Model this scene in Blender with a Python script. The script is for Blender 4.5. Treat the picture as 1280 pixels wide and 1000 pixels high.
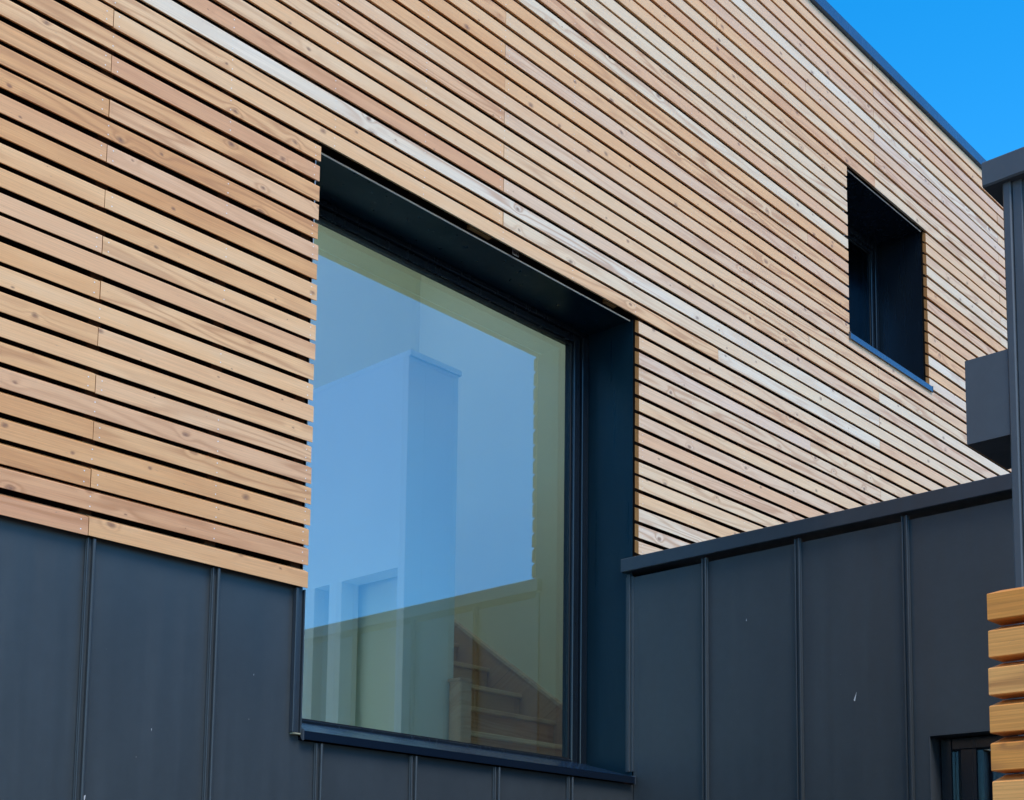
import bpy, math, random
from mathutils import Matrix, Vector
R = math.radians
rng = random.Random(7)
sc = bpy.context.scene
for o in list(bpy.data.objects):
    bpy.data.objects.remove(o)

# ------------------------------------------------------------------ camera
F_PX, CY = 1663.488, 960.262
cam_d = bpy.data.cameras.new('Camera')
cam = bpy.data.objects.new('Camera', cam_d)
sc.collection.objects.link(cam)
a, b, c = -0.8198832, math.pi / 2 + 0.113364202, 0.0123467801
M = Matrix.Rotation(a, 4, 'Z') @ Matrix.Rotation(b, 4, 'X') @ Matrix.Rotation(c, 4, 'Z')
cam.matrix_world = Matrix.Translation((0, -3.8, 1.6)) @ M
cam_d.sensor_width = 36
cam_d.sensor_fit = 'HORIZONTAL'
cam_d.lens = F_PX / 1280 * 36
cam_d.shift_y = (CY - 500) / 1280
cam_d.clip_end = 3000
cam_d.clip_start = 0.05
sc.camera = cam

# ------------------------------------------------------------------ world, sun, exposure
SUN_EL, SUN_AZ = R(54), R(202)          # azimuth clockwise from +Y: high behind the camera, veiled light
w = bpy.data.worlds.new('World')
sc.world = w
w.use_nodes = True
nt = w.node_tree
bg = nt.nodes['Background']
sky = nt.nodes.new('ShaderNodeTexSky')
sky.sky_type = 'NISHITA'
sky.sun_disc = False
sky.sun_elevation = SUN_EL
sky.sun_rotation = SUN_AZ
sky.altitude = 300
sky.air_density = 1.0
sky.dust_density = 0.25
sky.ozone_density = 1.6
hsv = nt.nodes.new('ShaderNodeHueSaturation')
hsv.inputs['Saturation'].default_value = 1.46
nt.links.new(sky.outputs[0], hsv.inputs['Color'])
nt.links.new(hsv.outputs[0], bg.inputs[0])
bg.inputs[1].default_value = 0.15
hsv.inputs['Hue'].default_value = .494
sun_d = bpy.data.lights.new('Sun', 'SUN')
sun_d.energy = 1.5
sun_d.angle = R(30)
sun_d.color = (1, .89, .77)
sun = bpy.data.objects.new('Sun', sun_d)
sc.collection.objects.link(sun)
sd = Vector((math.sin(SUN_AZ) * math.cos(SUN_EL), math.cos(SUN_AZ) * math.cos(SUN_EL), math.sin(SUN_EL)))
sun.rotation_euler = sd.to_track_quat('Z', 'Y').to_euler()
sun.location = sd * 60
vs = sc.view_settings
vs.view_transform = 'Standard'
vs.look = 'None'
vs.gamma = 1
vs.use_curve_mapping = False
vs.exposure = 1.15
sc.cycles.max_bounces = 10
sc.cycles.diffuse_bounces = 5
sc.cycles.transparent_max_bounces = 12
sc.cycles.use_denoising = True

# ------------------------------------------------------------------ helpers
class MB:
    """collects faces, with a material slot and two per-face numbers (tone, seed)"""
    def __init__(s):
        s.v, s.f, s.m, s.t, s.s = [], [], [], [], []
    def add(s, vs_, fs, mi=0, tone=0., seed=0.):
        n = len(s.v)
        s.v += [tuple(p) for p in vs_]
        for f in fs:
            s.f.append([n + i for i in f]); s.m.append(mi); s.t.append(tone); s.s.append(seed)
    def box(s, x0, x1, y0, y1, z0, z1, mi=0, tone=0., seed=0.):
        if x1 < x0: x0, x1 = x1, x0
        if y1 < y0: y0, y1 = y1, y0
        if z1 < z0: z0, z1 = z1, z0
        s.add([(x0,y0,z0),(x1,y0,z0),(x1,y1,z0),(x0,y1,z0),(x0,y0,z1),(x1,y0,z1),(x1,y1,z1),(x0,y1,z1)],
              [(0,3,2,1),(4,5,6,7),(0,1,5,4),(1,2,6,5),(2,3,7,6),(3,0,4,7)], mi, tone, seed)
    def cbox(s, x0, x1, y0, y1, z0, z1, ch=.003, axis='x', mi=0, tone=0., seed=0., dz=0.):
        """box with chamfered long edges along axis; dz shifts the far end up or down"""
        if axis == 'x':   p = (y0, y1, z0, z1); e = (x0, x1)
        elif axis == 'y': p = (x0, x1, z0, z1); e = (y0, y1)
        else:             p = (x0, x1, y0, y1); e = (z0, z1)
        a0, a1, b0, b1 = p
        ch = min(ch, (a1-a0)*.45, (b1-b0)*.45)
        prof = [(a0+ch,b0),(a1-ch,b0),(a1,b0+ch),(a1,b1-ch),(a1-ch,b1),(a0+ch,b1),(a0,b1-ch),(a0,b0+ch)]
        s.extrude(prof, e[0], e[1], axis, mi, tone, seed, dz)
    def extrude(s, prof, e0, e1, axis='x', mi=0, tone=0., seed=0., dz=0., cap=None):
        def P(q, e):
            d = dz if e == e1 else 0
            if axis == 'x': return (e, q[0], q[1] + d)
            if axis == 'y': return (q[0], e, q[1] + d)
            return (q[0], q[1], e)
        n = len(prof)
        vs_ = [P(q, e0) for q in prof] + [P(q, e1) for q in prof]
        fs = [(i, (i+1) % n, n + (i+1) % n, n + i) for i in range(n)]
        ends = [tuple(range(n))[::-1], tuple(range(n, 2*n))]
        s.add(vs_, fs + ends, mi, tone, seed)
        if cap is not None: s.m[-2:] = [cap, cap]
    def wall(s, x0, x1, z0, z1, y0, y1, holes, mi=0):
        """wall in the xz plane with rectangular holes, cut into boxes that butt"""
        xs = sorted({x0, x1, *[h[0] for h in holes], *[h[1] for h in holes]})
        for i in range(len(xs)-1):
            xa, xb = xs[i], xs[i+1]
            cuts = sorted([(h[2], h[3]) for h in holes if h[0] < xb - 1e-6 and h[1] > xa + 1e-6])
            z = z0
            for c0, c1 in cuts:
                if c0 > z: s.box(xa, xb, y0, y1, z, c0, mi)
                z = c1
            if z < z1: s.box(xa, xb, y0, y1, z, z1, mi)
    def build(s, name, mats, parent=None, smooth=False):
        me = bpy.data.meshes.new(name)
        me.from_pydata(s.v, [], s.f)
        import bmesh
        bm = bmesh.new(); bm.from_mesh(me)
        bmesh.ops.recalc_face_normals(bm, faces=bm.faces)
        bm.to_mesh(me); bm.free()
        for m in (mats if isinstance(mats, (list, tuple)) else [mats]):
            me.materials.append(m)
        me.polygons.foreach_set('material_index', s.m)
        for nm, dat in (('tone', s.t), ('seed', s.s)):
            at = me.attributes.new(nm, 'FLOAT', 'FACE')
            at.data.foreach_set('value', dat)
        if smooth:
            me.polygons.foreach_set('use_smooth', [True]*len(me.polygons))
        o = bpy.data.objects.new(name, me)
        sc.collection.objects.link(o)
        if parent:
            o.parent = parent
            o.matrix_parent_inverse = parent_world(parent).inverted()
        return o

def parent_world(p):
    m = Matrix.Translation(p.location)
    if p.parent: m = parent_world(p.parent) @ p.matrix_parent_inverse @ m
    return m

def thing(name, label, cat, loc, group=None):
    o = bpy.data.objects.new(name, None)
    o.empty_display_size = .2
    sc.collection.objects.link(o)
    o.location = loc
    o['label'] = label; o['category'] = cat
    if group: o['group'] = group
    return o

# ------------------------------------------------------------------ materials
def newmat(name):
    m = bpy.data.materials.new(name); m.use_nodes = True
    n = m.node_tree.nodes
    return m, m.node_tree, n['Principled BSDF']
class G:
    """tiny node builder"""
    def __init__(s, nt): s.nt = nt
    def put(s, k, v):
        if isinstance(v, (int, float, tuple)): k.default_value = v
        else: s.nt.links.new(v, k)
    def math(s, op, a_, b_=None, c_=None, clamp=False):
        n = s.nt.nodes.new('ShaderNodeMath'); n.operation = op; n.use_clamp = clamp
        for i, v in enumerate((a_, b_, c_)):
            if v is not None: s.put(n.inputs[i], v)
        return n.outputs[0]
    def comb(s, x, y, z):
        n = s.nt.nodes.new('ShaderNodeCombineXYZ')
        for i, v in enumerate((x, y, z)): s.put(n.inputs[i], v)
        return n.outputs[0]
    def noise(s, vec, scale=1., detail=3., rough=.5, dist=0.):
        n = s.nt.nodes.new('ShaderNodeTexNoise')
        s.nt.links.new(vec, n.inputs['Vector'])
        n.inputs['Scale'].default_value = scale; n.inputs['Detail'].default_value = detail
        n.inputs['Roughness'].default_value = rough; n.inputs['Distortion'].default_value = dist
        return n.outputs[0]
    def ramp(s, fac, stops, interp='LINEAR'):
        n = s.nt.nodes.new('ShaderNodeValToRGB'); r = n.color_ramp; r.interpolation = interp
        while len(r.elements) < len(stops): r.elements.new(.5)
        for e, (p, col) in zip(r.elements, stops):
            e.position = p; e.color = (*col, 1) if len(col) == 3 else col
        s.nt.links.new(fac, n.inputs[0])
        return n.outputs[0]
    def mr(s, v, a0, a1, b0, b1):
        n = s.nt.nodes.new('ShaderNodeMapRange'); n.clamp = True
        s.put(n.inputs[0], v)
        for i, q in enumerate((a0, a1, b0, b1)): n.inputs[i+1].default_value = q
        return n.outputs[0]
    def mix(s, fac, A, B, mode='MIX'):
        n = s.nt.nodes.new('ShaderNodeMix'); n.data_type = 'RGBA'; n.blend_type = mode
        s.put(n.inputs[0], fac)
        for k, v in ((6, A), (7, B)):
            if isinstance(v, tuple): n.inputs[k].default_value = (*v, 1)
            else: s.nt.links.new(v, n.inputs[k])
        return n.outputs[2]
    def sep(s, vec):
        n = s.nt.nodes.new('ShaderNodeSeparateXYZ'); s.nt.links.new(vec, n.inputs[0]); return n.outputs
    def obj(s):
        n = s.nt.nodes.new('ShaderNodeTexCoord'); return n.outputs['Object']
    def attr(s, nm):
        n = s.nt.nodes.new('ShaderNodeAttribute'); n.attribute_name = nm; return n.outputs['Fac']
    def bump(s, h, strength, dist, bsdf):
        n = s.nt.nodes.new('ShaderNodeBump'); n.inputs['Strength'].default_value = strength; n.inputs['Distance'].default_value = dist
        s.nt.links.new(h, n.inputs['Height']); s.nt.links.new(n.outputs[0], bsdf.inputs['Normal'])

def wood(name, stops, along='x', rough=.5, spec=.5, knots=True, contrast=1., rosy=.5):
    m, nt_, bs = newmat(name); g = G(nt_)
    X_, Y_, Z_ = g.sep(g.obj())
    L = X_ if along == 'x' else (Y_ if along == 'y' else Z_)
    # across-the-board coordinate: works on faces and edges alike
    A = g.math('ADD', Z_, g.math('MULTIPLY', Y_ if along == 'x' else X_, .6)) if along != 'z' else g.math('ADD', X_, Y_)
    seed, tone = g.attr('seed'), g.attr('tone')
    so = g.math('MULTIPLY', seed, 91.7)
    L2 = g.math('ADD', L, so)
    if knots:
        v = nt_.nodes.new('ShaderNodeTexVoronoi'); v.voronoi_dimensions = '2D'; v.feature = 'F1'
        wob = g.noise(g.comb(g.math('MULTIPLY', L2, 30.), g.math('MULTIPLY', A, 60.), so), 1., 2.)
        vec = g.comb(g.math('ADD', g.math('MULTIPLY', L2, 3.6), g.math('MULTIPLY', wob, .05)),
                     g.math('ADD', g.math('MULTIPLY', A, 5.6), g.math('ADD', so, g.math('MULTIPLY', wob, .06))), 0.)
        nt_.links.new(vec, v.inputs['Vector']); v.inputs['Scale'].default_value = 1.
        d = v.outputs['Distance']
        sx, sy, _ = g.sep(v.outputs['Color'])
        size = g.mr(sx, .1, 1., .006, .072)
        kn = g.math('SUBTRACT', 1., g.math('SMOOTH_MIN', 1., g.math('DIVIDE', d, size), .3), clamp=True)
        kn = g.math('POWER', kn, .55)
        halo = g.math('SUBTRACT', 1., g.math('DIVIDE', d, .22), clamp=True)
        halo = g.math('MULTIPLY', g.math('POWER', halo, 2.), sx)
    else:
        kn = None; halo = None
    # growth rings: a slow field, its contour lines drawn out along the board
    fld = g.noise(g.comb(g.math('MULTIPLY', L2, .75), g.math('MULTIPLY', A, 9.), so), 1., 2.5, .45)
    if halo is not None: fld = g.math('ADD', fld, g.math('MULTIPLY', halo, .22))
    ph = g.math('MULTIPLY', fld, 60.)
    ring = g.math('MULTIPLY', g.math('ADD', g.math('SINE', ph), 1.), .5)
    ring = g.math('POWER', ring, 2.2)
    fig = g.mr(g.noise(g.comb(g.math('MULTIPLY', L2, .45), g.math('MULTIPLY', A, 3.), g.math('ADD', so, 5.)), 1., 1.), .43, .62, .08, 1.)
    ring = g.math('MULTIPLY', ring, fig)
    fine = g.noise(g.comb(g.math('MULTIPLY', L2, 4.), g.math('MULTIPLY', A, 330.), so), 1., 3., .6)
    blotch = g.noise(g.comb(g.math('MULTIPLY', L2, 2.2), g.math('MULTIPLY', A, 14.), so), 1., 4., .6)
    t2 = g.math('ADD', tone, g.mr(blotch, .25, .75, -.12, .12))
    col = g.ramp(t2, stops)
    pink = g.math('FRACT', g.math('MULTIPLY', seed, 7.31))
    col = g.mix(g.mr(pink, .5, 1., 0., rosy), col, (.66, .34, .20))
    hs = nt_.nodes.new('ShaderNodeHueSaturation'); nt_.links.new(col, hs.inputs['Color'])
    nt_.links.new(g.mr(fine, .3, .7, 1 - .13*contrast, 1 + .10*contrast), hs.inputs['Value'])
    col = hs.outputs[0]
    col = g.mix(g.math('MULTIPLY', ring, .55*contrast), col, (.40, .15, .045))
    if kn is not None:
        col = g.mix(g.math('MULTIPLY', kn, .8), col, (.15, .055, .025))
    # faint grey weathering specks
    sp = g.noise(g.comb(g.math('MULTIPLY', L2, 60.), g.math('MULTIPLY', A, 120.), so), 1., 2., .5)
    col = g.mix(g.mr(sp, .70, .80, 0., .35), col, (.2, .13, .09))
    nt_.links.new(col, bs.inputs['Base Color'])
    nt_.links.new(g.mr(blotch, .3, .7, rough - .06, rough + .08), bs.inputs['Roughness'])
    bs.inputs['Specular IOR Level'].default_value = spec
    g.bump(g.math('ADD', fine, g.math('MULTIPLY', ring, -.4)), .35, .0012, bs)
    return m

# larch, from tan-orange to pinkish grey and pale
LARCH = [(0., (.58, .24, .07)), (.2, (.69, .335, .125)), (.4, (.75, .41, .185)), (.6, (.75, .48, .27)), (.8, (.75, .55, .36)), (1., (.75, .61, .47))]
M_larch = wood('larch', LARCH, 'x', .47, .55)
M_endgrain = wood('larch_end_grain', [(0., (.30, .12, .035)), (1., (.46, .21, .07))], 'z', .8, .2, knots=False, rosy=0.)
M_screen = wood('screen_larch', [(0., (.72, .28, .055)), (1., (.86, .40, .12))], 'y', .55, .3, contrast=1.5, rosy=0.)
M_stair = wood('stair_timber', [(0., (.60, .38, .23)), (1., (.80, .60, .42))], 'x', .5, .3, contrast=.7)

def metal(name, col, rough=.38, spec=.5, metallic=0., speck=.0, amt=1.):
    m, nt_, bs = newmat(name); g = G(nt_)
    o = g.obj()
    big = g.noise(o, 1.7, 3., .5)
    dust = g.noise(o, 23., 5., .65)
    X_, Y_, Z_ = g.sep(o)
    st = g.noise(g.comb(g.math('MULTIPLY', X_, 22.), g.math('MULTIPLY', Y_, 22.), g.math('MULTIPLY', Z_, .9)), 1., 4., .6)
    v = g.math('ADD', g.mr(big, .3, .7, .92, 1.06), g.math('ADD', g.mr(dust, .35, .75, -.03, .09), g.mr(st, .4, .8, -.01, .05)))
    hs = nt_.nodes.new('ShaderNodeHueSaturation'); hs.inputs['Color'].default_value = (*col, 1)
    nt_.links.new(g.math('ADD', 1 - amt, g.math('MULTIPLY', v, amt)), hs.inputs['Value'])
    c_ = hs.outputs[0]
    if speck:
        vo = nt_.nodes.new('ShaderNodeTexVoronoi'); vo.inputs['Scale'].default_value = 16.
        nt_.links.new(o, vo.inputs['Vector'])
        r_ = g.sep(vo.outputs['Color'])[0]
        k = g.math('MULTIPLY', g.mr(vo.outputs['Distance'], .03, .06, 1., 0.), g.math('GREATER_THAN', r_, .92))
        c_ = g.mix(g.math('MULTIPLY', k, speck), c_, (.35, .33, .3))
    nt_.links.new(c_, bs.inputs['Base Color'])
    bs.inputs['Metallic'].default_value = metallic
    nt_.links.new(g.mr(st, .3, .8, rough - .04*amt, rough + .12*amt), bs.inputs['Roughness'])
    bs.inputs['Specular IOR Level'].default_value = spec
    wave = g.noise(g.comb(g.math('MULTIPLY', X_, 3.), g.math('MULTIPLY', Y_, 3.), g.math('MULTIPLY', Z_, 1.1)), 1., 1., .4)
    g.bump(g.math('ADD', wave, g.math('MULTIPLY', dust, .006)), .8, .016, bs)
    return m
M_zinc = metal('anthracite_metal', (.036, .045, .052), .42, .5, 0., .35)
M_zinc2 = metal('anthracite_trim', (.027, .037, .048), .32, .5)
M_frame = metal('window_frame_paint', (.006, .010, .016), .22, .5)
M_reveal = metal('reveal_paint', (.002, .014, .024), .30, .3)
M_blue = metal('flashing_metal', (.05, .09, .16), .22, .8, .45)
M_grey = metal('light_anthracite', (.060, .072, .085), .42, .5)

def plain(name, col, rough=.8, spec=.3, var=.08, sc_=3.):
    m, nt_, bs = newmat(name); g = G(nt_)
    hs = nt_.nodes.new('ShaderNodeHueSaturation'); hs.inputs['Color'].default_value = (*col, 1)
    nt_.links.new(g.mr(g.noise(g.obj(), sc_, 5., .6), .3, .7, 1 - var, 1 + var), hs.inputs['Value'])
    nt_.links.new(hs.outputs[0], bs.inputs['Base Color'])
    bs.inputs['Roughness'].default_value = rough
    bs.inputs['Specular IOR Level'].default_value = spec
    return m
M_membrane = plain('black_membrane', (.020, .012, .010), .9, .1)
M_batten = plain('batten', (.05, .03, .02), .9, .1)
M_edge = plain('bare_aluminium_edge', (.85, .85, .88), .4, .6)
M_nail = plain('nail_steel', (.75, .72, .68), .3, .8)
M_mark = plain('chalk_mark', (.6, .6, .6))
M_brown = plain('brown_block', (.30, .15, .05))
M_gasket = plain('rubber_gasket', (.006, .007, .009), .5, .4)
M_tag = plain('grey_tag', (.28, .24, .24))
M_paint = plain('cream_paint', (.88, .85, .64), .85, .2, .02, 1.5)
M_white = plain('white_paint', (.86, .87, .84), .85, .2, .02, 1.5)
M_floor = plain('pale_floor', (.82, .78, .66), .5, .4)
M_skirt = plain('skirting_paint', (.75, .74, .55), .5, .3)
M_ground = plain('gravel', (.16, .15, .14), .95, .2, .35, 30.)
M_foam = plain('pale_sealant', (.30, .29, .2), .8, .2)

def glass(name, ior=2.0, tint=(.80, .88, .80), coat=(.93, .97, 1)):
    """coated double glazing as one sheet: mirror by Fresnel, the rest passes through"""
    m, nt_, bs = newmat(name); n = nt_.nodes
    n.remove(bs)
    fr = n.new('ShaderNodeFresnel'); fr.inputs['IOR'].default_value = ior
    gl = n.new('ShaderNodeBsdfGlossy'); gl.inputs['Roughness'].default_value = 0.0
    gl.inputs['Color'].default_value = (*coat, 1)
    tr = n.new('ShaderNodeBsdfTransparent'); tr.inputs['Color'].default_value = (*tint, 1)
    mx = n.new('ShaderNodeMixShader')
    nt_.links.new(fr.outputs[0], mx.inputs[0]); nt_.links.new(tr.outputs[0], mx.inputs[1]); nt_.links.new(gl.outputs[0], mx.inputs[2])
    nt_.links.new(mx.outputs[0], n['Material Output'].inputs['Surface'])
    return m
M_glass = glass('window_glass', 2.8, (.98, .98, .90), (.46, .78, 1.))

M_opal, _t, _b = newmat('added_opal_diffuser')  # diffuser for the added roof opening, to light the hall
_t.nodes.remove(_b)
_n = _t.nodes.new('ShaderNodeBsdfTranslucent'); _n.inputs['Color'].default_value = (.85, .85, .76, 1)
_t.links.new(_n.outputs[0], _t.nodes['Material Output'].inputs['Surface'])

# ------------------------------------------------------------------ ground
mb = MB(); mb.box(-400, 400, -400, 400, -.5, 0)
gnd = mb.build('ground', M_ground); gnd['kind'] = 'structure'

# ------------------------------------------------------------------ the house
house = thing('timber_clad_house', 'large flat-roofed house clad in pale larch slats above dark metal panels', 'house', (4, 0, 0))
W0 = (2.965, 4.938, 2.27, 4.529)        # big opening
W1 = (7.035, 8.092, 5.165, 6.262)       # far opening
HX0, HX1, HTOP = -7., 13.6, 7.05
# structural wall behind the cladding
mb = MB()
mb.wall(HX0, HX1, 0, HTOP, .066, .40, [W0, W1], 0)
mb.box(HX0, HX0 + .3, .401, 9, 0, 1.8); mb.box(HX0, HX0 + .3, .401, 9, 4.6, HTOP); mb.box(HX0, HX0 + .3, 6.5, 9, 1.8, 4.6); mb.box(HX1 - .3, HX1, .401, 9, 0, HTOP)  # left side wall keeps an added gap that lets daylight indoors
mb.wall(HX0, HX1, 0, HTOP, 9.001, 9.3, [(-1., 4.6, 1.9, 4.4)])  # outer back wall, its unseen opening added to light the hall
mb.build('wall', M_membrane, house)
# roof cut open to light the room through the added rooflight over the stair hall
RL = (-.999, 5.2, .42, 3.4)  # unseen roof opening, added to light the stair hall from above
CT = (-6.7, -1.0, .42, 6.0)            # unseen court, added left of the stair hall to bounce light in
mb = MB()
for x0, x1, y0, y1 in ((HX0, CT[0], .0, 9.3), (CT[0], CT[1], .0, CT[2]), (CT[0], CT[1], CT[3], 9.3), (RL[1]+.0, HX1, .0, 9.3), (RL[0], RL[1], .0, RL[2]), (RL[0], RL[1], RL[3], 9.3)):
    mb.box(x0, x1, y0 + .07, y1, HTOP + .001, HTOP + .10)
roof = mb.build('roof', M_grey, house)
mb = MB()
mb.add([(RL[0], RL[2], HTOP + .11), (RL[1], RL[2], HTOP + .11), (RL[1], RL[3], HTOP + .11), (RL[0], RL[3], HTOP + .11)], [(0, 1, 2, 3)])
mb.build('added_rooflight', M_opal, roof)  # unseen sheet, added to brighten the stair hall

# larch cladding -------------------------------------------------------------
P, H, Z0, TH = .0787, .0616, 2.796, .024
mb = MB()
battens = [2.085 + i * .4715 for i in range(-19, 25)]
def nail(x, z):
    r = .0024
    n = 6
    mb.add([(x + r*math.cos(2*math.pi*i/n), -.0008, z + r*math.sin(2*math.pi*i/n)) for i in range(n)], [tuple(range(n))[::-1]], 1)
rowtone = {}
# tones read off the photograph for some boards: (row, segment index by x) -> tone
fixed = {(22, 2.1): .30, (22, 4.): .62, (23, 2.1): .3, (23, 4.): .35, (24, 2.1): .72, (25, 2.1): .85, (25, 4.): .38,
         (0, 2.1): .32, (0, 0.): .15, (1, 0.): .4, (2, 2.1): .22, (2, 0.): .25, (3, 0.): .2, (4, 0.): .2, (5, 0.): .0}
prev = .5
for k in range(57):
    zb = Z0 + k * P + rng.uniform(-.0022, .0022)
    if k in (0,): zb = Z0
    if k == 56: break
    hh = H + rng.uniform(-.0012, .0012)
    if k % 2 == 0: js = [-4.35, -1.2, 2.085, 7.39, 10.8]
    else:          js = [-5.6, -1.8, 3.971, 9.3]
    if k % 2 == 0 and rng.random() < .10: js.append(5.62)
    if k % 2 == 1 and rng.random() < .10: js.append(6.55)
    js = sorted([HX0, HX1] + js)
    segs = []
    for x0, x1 in zip(js[:-1], js[1:]):
        x0 += .0012; x1 -= .0012
        parts = [(x0, x1)]
        for hz0, hz1, hx0, hx1 in ((2.2, 4.52, 2.965 + rng.uniform(-.003, .003), 4.941 + rng.uniform(-.0015, .0015)),
                                   (5.14, 6.253, 7.030 + rng.uniform(-.003, .003), 8.098)):
            if zb > hz0 and zb + hh < hz1:
                nw = []
                for q0, q1 in parts:
                    if q1 <= hx0 or q0 >= hx1: nw.append((q0, q1)); continue
                    if q0 < hx0: nw.append((q0, hx0))
                    if q1 > hx1: nw.append((hx1, q1))
                parts = nw
        segs += parts
    base_tilt = rng.uniform(-.0012, .0012)
    for x0, x1 in segs:
        if x1 - x0 < .05: continue
        if zb < 3.245 and x0 > 4.8: continue
        # the same seed on both sides of a window: one board was cut there
        tone = min(.92, max(0., rng.gauss(.27, .15)))
        if rng.random() < .06 and x0 > 3.9: tone = .7
        for (kk, xx), tv in fixed.items():
            if kk == k and abs(x0 - xx) < 1.2: tone = tv
        tone = min(.93, tone + .38 * min(1., max(0., (x0 + .3*(x1-x0) - 1.5) / 4.)))  # boards turn paler to the right: grazing sky gloss put into tone
        if k < 7 and x1 < 3.0: tone = max(0, tone - .08)
        if k <= 23 and x1 < 6 and k != 22 and x0 < 2.9: tone = min(tone, .42)
        if k == 55: tone = .12           # shade under the flashing put into the board tone
        y0 = rng.uniform(-.0012, .0008)
        bv = .0130                       # rhomboid board: top and bottom edges slope up towards the wall
        prof = [(y0, zb + .0012), (y0 + .0012, zb + .0004), (TH, zb + bv), (TH, zb + hh + bv), (y0 + .0026, zb + hh + .0006), (y0 + .0006, zb + hh - .0004), (y0, zb + hh - .0024)]
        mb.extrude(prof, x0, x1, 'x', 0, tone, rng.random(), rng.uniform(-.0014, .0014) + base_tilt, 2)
        # stainless nails, two per batten and beside every joint
        if 1.2 < x0 + (x1-x0) and x0 < 6.5:
            for bx in battens:
                for dx in ((-.024, .024) if abs(bx - x0) < .03 or abs(bx - x1) < .03 else (0.,)):
                    nx = bx + dx + rng.uniform(-.003, .003)
                    if x0 + .01 < nx < x1 - .01:
                        for dzz in (.015, .047): nail(nx, zb + dzz + rng.uniform(-.002, .002))
            if abs(x1 - 2.965) < .01:
                for dzz in (.015, .047): nail(x1 - .026 + rng.uniform(-.002, .002), zb + dzz)
            if abs(x0 - 4.941) < .01:
                for dzz in (.015, .047): nail(x0 + .03, zb + dzz)
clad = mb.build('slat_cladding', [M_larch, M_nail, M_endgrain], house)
clad['label'] = 'horizontal larch slats in tan, pink and pale boards with staggered joints'
mb = MB()
for bx in battens + [2.925, 4.985, 6.99, 8.14]:
    for z0, z1 in ((2.80, 7.1),):
        hs_ = [h for h in (W0, W1) if h[0] - .03 < bx < h[1] + .03]
        z = z0 if bx < 4.94 else 3.3
        for h in sorted(hs_, key=lambda h: h[2]):
            if h[2] > z: mb.box(bx-.022, bx+.022, TH + .001, .065, z, h[2] - .02)
            z = h[3] + .03
        mb.box(bx-.022, bx+.022, TH + .001, .065, z, z1)
mb.build('batten', M_batten, clad)
# roof edge flashing
mb = MB()
mb.cbox(HX0, 9.6, -.022, .07, 7.116, 7.193, .003, 'x')
fl = mb.build('roof_flashing', M_blue, house)

# dark standing-seam panels of the ground floor --------------------------------
def ribs_main(mb, xs, z0, z1, y=.03):
    for x in xs:
        mb.cbox(x - .014, x + .014, y - .010, y - .001, z0, z1, .002, 'z')
        mb.cbox(x - .014, x - .009, y - .020, y - .0105, z0, z1, .0015, 'z')
        mb.cbox(x + .004, x + .014, y - .026, y - .0105, z0, z1, .003, 'z')
mb = MB()
mb.wall(HX0, 4.90, 0, 2.82, .030, .0655, [(2.965, 4.938, 2.237, 3.)], 0)
sx = [2.105 + .4725 * i for i in range(-18, 7)]
ribs_main(mb, [x for x in sx if x < 2.9], 0.02, 2.792)
ribs_main(mb, [x for x in sx if 2.95 < x < 4.8], 0.02, 2.232)
for (px, pz, s_) in ((2.13, 1.97, 1.), (2.76, 2.45, .3), (2.36, 2.21, .4), (4.02, 2.17, .5)):
    mb.add([(px, .0288, pz), (px + .007*s_, .0288, pz + .004*s_), (px + .003*s_, .0288, pz - .022*s_)], [(0, 1, 2)], 1)
mp = mb.build('metal_cladding', [M_zinc, M_mark], house)
# window surround trims on the metal part
mb = MB()
mb.cbox(2.921, 2.933, .006, .029, 2.262, 2.79, .002, 'z')
mb.cbox(2.934, 2.958, .018, .029, 2.262, 2.79, .002, 'z')
mb.cbox(2.959, 2.9635, .008, .05, 2.262, 2.79, .001, 'z')
mb.build('jamb_trim', M_zinc2, house)
mb = MB()
mb.cbox(2.925, 2.960, .008, .028, 2.254, 2.260, .002, 'x')
mb.build('sealant', M_foam, house)

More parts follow.
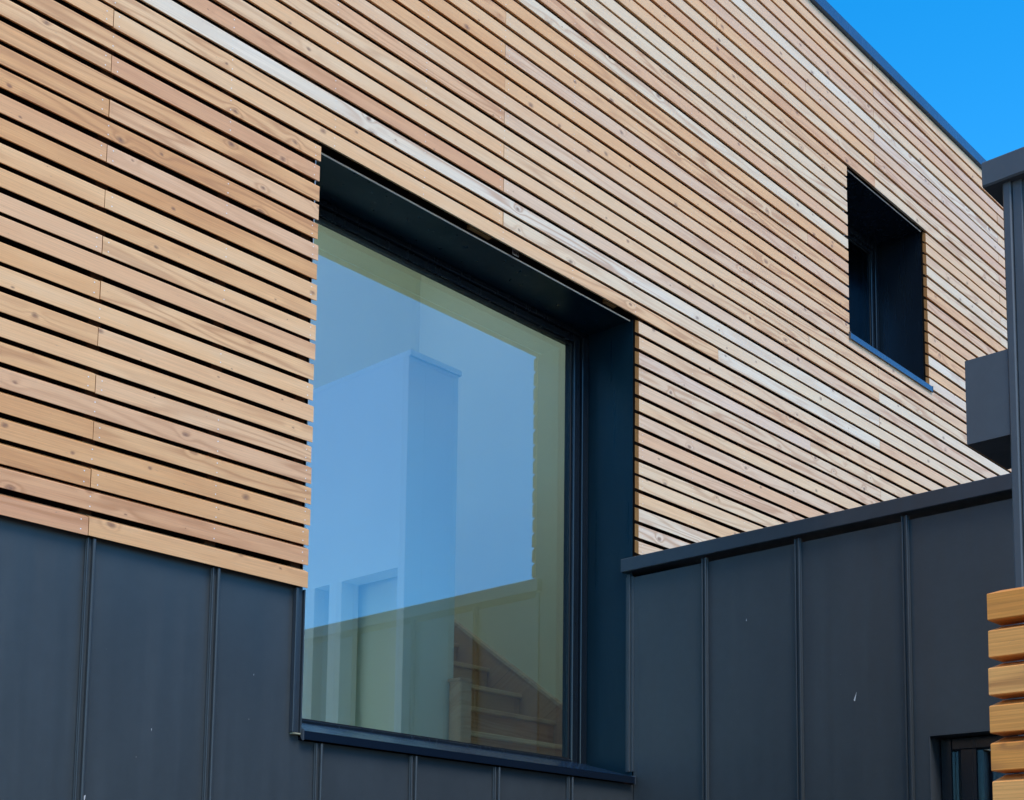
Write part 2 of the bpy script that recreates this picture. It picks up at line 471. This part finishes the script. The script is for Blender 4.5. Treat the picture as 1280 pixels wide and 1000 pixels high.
# windows ----------------------------------------------------------------------
def window(W, yf, yg, fw, label, sill_y, sill_h, sx0, sx1, topy, light_edges, m_sill, bead, m_lip):
    """the metal lining, the frame, the pane and the sill of one opening"""
    x0, x1, z0, z1 = W
    wn = bpy.data.objects.new('window', None)
    sc.collection.objects.link(wn); wn.location = ((x0+x1)/2, .3, z0)
    wn.parent = house; wn.matrix_parent_inverse = parent_world(house).inverted(); wn['label'] = label
    t = .0018
    mb = MB()
    mb.box(x0 - .0, x0 + t, .034, yf + .06, z0, z1 - t)
    mb.box(x1 - t, x1, .034, yf + .06, z0, z1 - t)
    mb.box(x0, x1, topy, yf + .06, z1 - t, z1)
    mb.build('reveal_lining', M_reveal if light_edges and x0 < 5 else M_frame, wn)
    mb = MB()
    if light_edges:
        mb.box(x0 + .001, x1 - .001, topy - .0035, topy - .0005, z1 - .0065, z1 - .0005)
        mb.box(x0 - .001, x0 + .0025, .030, .0335, z0 + .5, z1 - .006)
        mb.build('lining_edge', M_edge, wn)
    mb = MB()
    a_, b_ = fw
    L, Rr, B, T = x0 + t + .001, x1 - t - .001, z0 + .001, z1 - t - .001
    # outer frame and a set-back bead
    gx0, gx1, gz0, gz1 = x0 + a_, x1 - a_, z0 + b_[0], z1 - b_[1]
    o_ = bead
    def ring(y0, y1, X0, X1, Z0_, Z1_, x0_, x1_, z0_, z1_, ch):
        mb.cbox(X0, x0_, y0, y1, Z0_, Z1_, ch, 'z'); mb.cbox(x1_, X1, y0, y1, Z0_, Z1_, ch, 'z')
        mb.cbox(x0_ + .0005, x1_ - .0005, y0, y1, Z0_, z0_, ch, 'x'); mb.cbox(x0_ + .0005, x1_ - .0005, y0, y1, z1_, Z1_, ch, 'x')
    ring(yf, yg + .05, L, Rr, B, T, gx0 - o_, gx1 + o_, gz0 - o_*.8, gz1 + o_*.8, .003)
    ring(yf + .014, yg + .045, gx0 - o_ + .001, gx1 + o_ - .001, gz0 - o_*.8 + .001, gz1 + o_*.8 - .001, gx0 - .008, gx1 + .008, gz0 - .008, gz1 + .008, .004)
    fr = mb.build('frame', M_frame, wn)
    mb = MB()
    ring(yg - .004, yg + .012, gx0 - .0075, gx1 + .0075, gz0 - .0075, gz1 + .0075, gx0, gx1, gz0, gz1, .001)
    mb.build('gasket', M_gasket, fr)
    mb = MB()
    mb.add([(gx0 - .004, yg, gz0 - .004), (gx1 + .004, yg, gz0 - .004), (gx1 + .004, yg, gz1 + .004), (gx0 - .004, yg, gz1 + .004)], [(0, 1, 2, 3)])
    mb.build('pane', M_glass, wn)
    mb = MB()
    mb.add([(gx0 - .004, yg + .022, gz0 - .004), (gx1 + .004, yg + .022, gz0 - .004), (gx1 + .004, yg + .022, gz1 + .004), (gx0 - .004, yg + .022, gz1 + .004)], [(0, 1, 2, 3)])
    mb.build('inner_pane', M_glass, wn)
    mb = MB()
    zs = z0
    prof = [(sill_y, zs - sill_h), (sill_y, zs), (yf + .012, zs + .086), (yf + .012, zs + .081), (sill_y + .004, zs - .006), (sill_y + .004, zs - sill_h)]
    mb.extrude(prof[1:5], sx0, sx1, 'x')
    mb.extrude([(sill_y, zs - sill_h), (sill_y, zs - .0012), (sill_y + .004, zs - .0072), (sill_y + .004, zs - sill_h)], sx0, sx1, 'x', 1)
    mb.extrude([(sill_y + .004, zs - sill_h), (sill_y + .004, zs - sill_h + .003), (.029, zs - sill_h + .008), (.029, zs - sill_h + .004)], sx0, sx1, 'x')
    sl = mb.build('sill', [m_sill, m_lip], wn)
    mb = MB()
    for xx in (sx0 - .003, sx1 + .0005):
        mb = MB()
        mb.extrude([(sill_y - .002, zs - sill_h - .004), (sill_y - .002, zs + .006), (.029, zs + .008), (.029, zs - .002), (sill_y + .006, zs - sill_h - .004)], xx, xx + .0025, 'x')
        mb.build('end_cap', M_grey, sl)
    return wn
M_lip = metal('shaded_sill_lip', (.004, .010, .022), .35, .4, .2, 0., .3)  # same metal as the sill, its shade put into a darker colour
M_sill = metal('sill_metal', (.016, .045, .10), .22, .6, .6, 0., .3)
window(W0, .31, .345, (.107, (.108, .072)), 'big picture window with a deep black surround', 0.0, .031, 2.968, 4.914, .055, True, M_sill, .055, M_lip)
window(W1, .345, .375, (.085, (.07, .08)), 'small recessed upper window with a blue sill', -.012, .036, 7.022, 8.125, .034, True, M_blue, .04, M_blue)
# blocks and a tag seen in the slot above the big window
mb = MB()
for x0, x1 in ((3.80, 3.93), (4.72, 4.80)):
    mb = MB(); mb.box(x0, x1, .028, .05, 4.540, 4.556); mb.build('packer', M_brown, house)

mb = MB(); mb.box(4.064, 4.104, .028, .030, 4.522, 4.545)
for i in range(3): mb.box(4.069 + i*.012, 4.077 + i*.012, .0272, .0279, 4.526, 4.540, 1)
mb.build('paper_tag', [M_tag, M_frame], house)
# ------------------------------------------------------------------ the stair hall behind the glass
XR, YB = 6.0, 2.73
mb = MB()
mb.box(XR, XR + .1, .401, 7.0, 0, HTOP - .001)            # right wall
mb.wall(-1.0, XR - .001, 0, HTOP - .001, 6.0, 6.1, [(-.9, 4.6, 1.9, 4.4)])        # far back wall, with an unseen opening added to light the hall
mb.box(5.0, XR - .001, YB, YB + .1, 0, HTOP - .001)       # wall at the head of the stair
mb.wall(-1.0, XR - .001, 1.9, HTOP - .002, .402, .414, [(W0[0], W0[1], W0[2], W0[3])], 0)
inner = mb.build('interior_wall', M_paint, house)
mb = MB(); mb.box(-6.69, XR - .001, .401, 5.99, 1.80, 1.9)  # carried on into the added court to bounce light indoors
mb.build('interior_floor', M_floor, house)
# white block beside the stair, its left face pierced by two openings
BX0, BX1, BY0, BY1, BZ = 4.543, 4.91, 1.22, 3.2, 4.56
mb = MB()
mb.box(BX0 + .12, BX1, BY0, BY0 + .12, 1.9, BZ)
ops = [(1.275, 1.725), (1.83, 1.96)]
y = BY0
for o0, o1 in ops:
    mb.box(BX0, BX0 + .1195, y, o0, 1.9, BZ); mb.box(BX0, BX0 + .1195, o0, o1, 3.42, BZ); y = o1
mb.box(BX0, BX0 + .1195, y, BY1, 1.9, BZ)
mb.box(BX0, BX1 + .012, BY0 - .012, BY1, BZ + .001, BZ + .03)
mb.box(BX1 - .1, BX1 - .001, BY0 + .121, BY1, 1.9, BZ)
mb.build('interior_block', M_white, house)
mb = MB()
mb.box(BX0 + .16, BX0 + .18, BY0 + .121, BY1, 1.9, BZ - .01)
mb.build('interior_panel', M_paint, house)
# staircase
stair = thing('staircase', 'timber staircase with a square newel post seen through the big window', 'staircase', (5.5, 1.0, 1.9))
nos = [(1.409 - .28*3 + .28*i, 2.776 - .19*3 + .195*i) for i in range(0, 9)]
for i, (yy, zz) in enumerate(nos):
    if yy + .28 > YB: break
    xl = 4.957 if yy < 1.15 else 4.925
    mb = MB(); mb.cbox(xl, 5.965, yy, yy + .30, zz - .028, zz, .006, 'x', 0, rng.uniform(.5, 1.), rng.random()); mb.build('tread', M_stair, stair)
    mb = MB(); mb.box(xl, 5.965, yy + .022, yy + .036, zz - .194, zz - .0285, 0, rng.uniform(0., .3), rng.random()); mb.build('riser', M_stair, stair)
mb = MB()
sl_ = .6965
y0, y1 = .55, 2.7
zl = lambda yy, d=0.: 2.870 + sl_ * (yy - 1.378) + d
mb.extrude([(y0, zl(y0, -.42)), (y1, zl(y1, -.42)), (y1, zl(y1)), (y0, zl(y0))], 5.966, 5.999, 'x', 0, .1, .3)
mb.extrude([(y0, zl(y0, .001)), (y1, zl(y1, .001)), (y1, zl(y1, .024)), (y0, zl(y0, .024))], 5.955, 5.999, 'x', 0, 1., .6)
mb.build('stringer', M_stair, stair)
mb = MB()
mb.cbox(4.865, 4.955, 1.12, 1.21, 1.9, 2.85, .008, 'z', 0, .9, .4)
mb.box(4.862, 4.958, 1.117, 1.213, 2.851, 2.866, 0, 1., .4)
mb.build('newel_post', M_stair, stair)

# ------------------------------------------------------------------ low dark annex at right angles
annex = thing('metal_clad_annex', 'low annex of dark standing-seam metal running forward from the timber wall', 'annex', (6.5, -1.5, 0))
AX, AW = 4.94, (-1.80, -1.447, 1.25, 2.342)
mb = MB()
# wall in the yz plane with one opening
def ywall(mb, x0, x1, y0, y1, z0, z1, hole):
    mb.box(x0, x1, y0, hole[0], z0, z1); mb.box(x0, x1, hole[1], y1, z0, z1)
    mb.box(x0, x1, hole[0], hole[1], z0, hole[2]); mb.box(x0, x1, hole[0], hole[1], hole[3], z1)
ywall(mb, AX, AX + .30, -7.0, .0, 0, 3.235, AW)
mb.box(AX, AX + .3, .0005, .0285, 0, 3.235)
mb.cbox(AX - .004, AX + .2, .029, .075, 2.30, 3.24, .002, 'z')
mb.box(AX + .301, 10, -7, .029, 3.10, 3.20)
mb.box(9.9, 10, -7, .029, 0, 3.09)
for yy in (-.388, -.872, -1.369):
    z0 = 0.02
    mb.cbox(AX - .010, AX - .001, yy - .014, yy + .014, z0, 3.25, .002, 'z')
    mb.cbox(AX - .024, AX - .0105, yy - .014, yy - .006, z0, 3.25, .002, 'z')
    mb.cbox(AX - .020, AX - .0105, yy + .008, yy + .014, z0, 3.25, .002, 'z')
mb.cbox(AX - .012, AX - .001, .045, .062, 2.30, 3.25, .002, 'z')
mb.add([(AX-.0012, -1.12, 2.52), (AX-.0012, -1.126, 2.515), (AX-.0012, -1.135, 2.555)], [(0, 1, 2)], 1)
mb.add([(AX-.0012, -.60, 2.93), (AX-.0012, -.604, 2.93), (AX-.0012, -.602, 2.942)], [(0, 1, 2)], 1)
mb.build('metal_cladding', [M_zinc, M_mark], annex)
mb = MB()
mb.cbox(4.900, 5.2, -2.6, .076, 3.259, 3.324, .003, 'y')
mb.build('coping', M_zinc2, annex)
aw = bpy.data.objects.new('window', None); sc.collection.objects.link(aw); aw.location = (AX, -1.6, 1.25)
aw.parent = annex; aw.matrix_parent_inverse = parent_world(annex).inverted()
mb = MB()
for y0, y1, z0, z1 in ((-1.447 - .05, -1.449, 1.252, 2.34), (-1.60, -1.53, 1.30, 2.29), (-1.798, -1.76, 1.252, 2.34)):
    mb.cbox(AX + .09, AX + .16, y0, y1, z0, z1, .004, 'z')
mb.cbox(AX + .092, AX + .158, -1.759, -1.498, 2.291, 2.34, .004, 'y')
mb.cbox(AX + .092, AX + .158, -1.759, -1.498, 1.252, 1.299, .004, 'y')
mb.build('frame', M_frame, aw)
mb = MB(); mb.add([(AX+.12, -1.759, 1.3), (AX+.12, -1.498, 1.3), (AX+.12, -1.498, 2.29), (AX+.12, -1.759, 2.29)], [(0, 1, 2, 3)])
mb.build('pane', M_glass, aw)
mb = MB()
mb.box(AX - .002, AX + .088, -1.4485, -1.4475, 1.25, 2.342); mb.build('reveal_edge', M_grey, aw)

# ------------------------------------------------------------------ taller dark block and its roof
tower = thing('metal_clad_outbuilding', 'dark grey metal-clad outbuilding with overhanging roof edge and a projecting box, at the right edge', 'outbuilding', (3.6, -4, 0))
TX, TY = 3.0, -2.59
mb = MB()
mb.box(TX + .012, 4.3, -5.5, TY - .002, 0, 3.385)
mb.cbox(TX - .004, TX + .03, TY - .020, TY, 0, 3.385, .003, 'z')
mb.cbox(TX + .004, TX + .03, TY - .044, TY - .0205, 0, 3.385, .002, 'z')
mb.cbox(TX - .004, TX + .03, TY - .130, TY - .085, 0, 3.385, .003, 'z')
mb.build('wall', M_grey, tower)
mb = MB()
mb.cbox(TX - .02, 4.4, -6, -2.548, 3.371, 3.436, .004, 'y')
mb.build('roof', M_grey, tower)
mb = MB()
mb.box(TX, TX + .235, TY + .0005, -2.484, 2.7485, 2.958)
mb.build('projecting_box', M_grey, tower)

# ------------------------------------------------------------------ slatted timber screen, front right
screen = thing('slatted_timber_screen', 'low orange timber slat screen in the bottom right corner in front of the dark block', 'screen', (2.68, -3.6, 0))
SX, SY = 2.65, -2.672
for k in range(29):
    zt = 2.2857 - k * .0785
    mb = MB()
    d = rng.uniform(-.0015, .0015)
    prof = [(SX + d, zt - .0555), (SX + d, zt - .002), (SX + d + .003, zt), (SX + .07, zt + .0205), (SX + .07, zt - .056), (SX + d + .003, zt - .057)]
    mb.extrude(prof, -5.2, SY + rng.uniform(-.003, .003), 'y', 0, rng.random(), rng.random(), 0., 1)
    mb.build('slat', [M_screen, M_endgrain], screen)
for yy in (-2.80, -4.9):
    mb = MB(); mb.cbox(SX + .071, SX + .14, yy, yy + .07, 0, 2.22, .004, 'z', 0, .1, .2)
    mb.build('post', M_batten, screen)
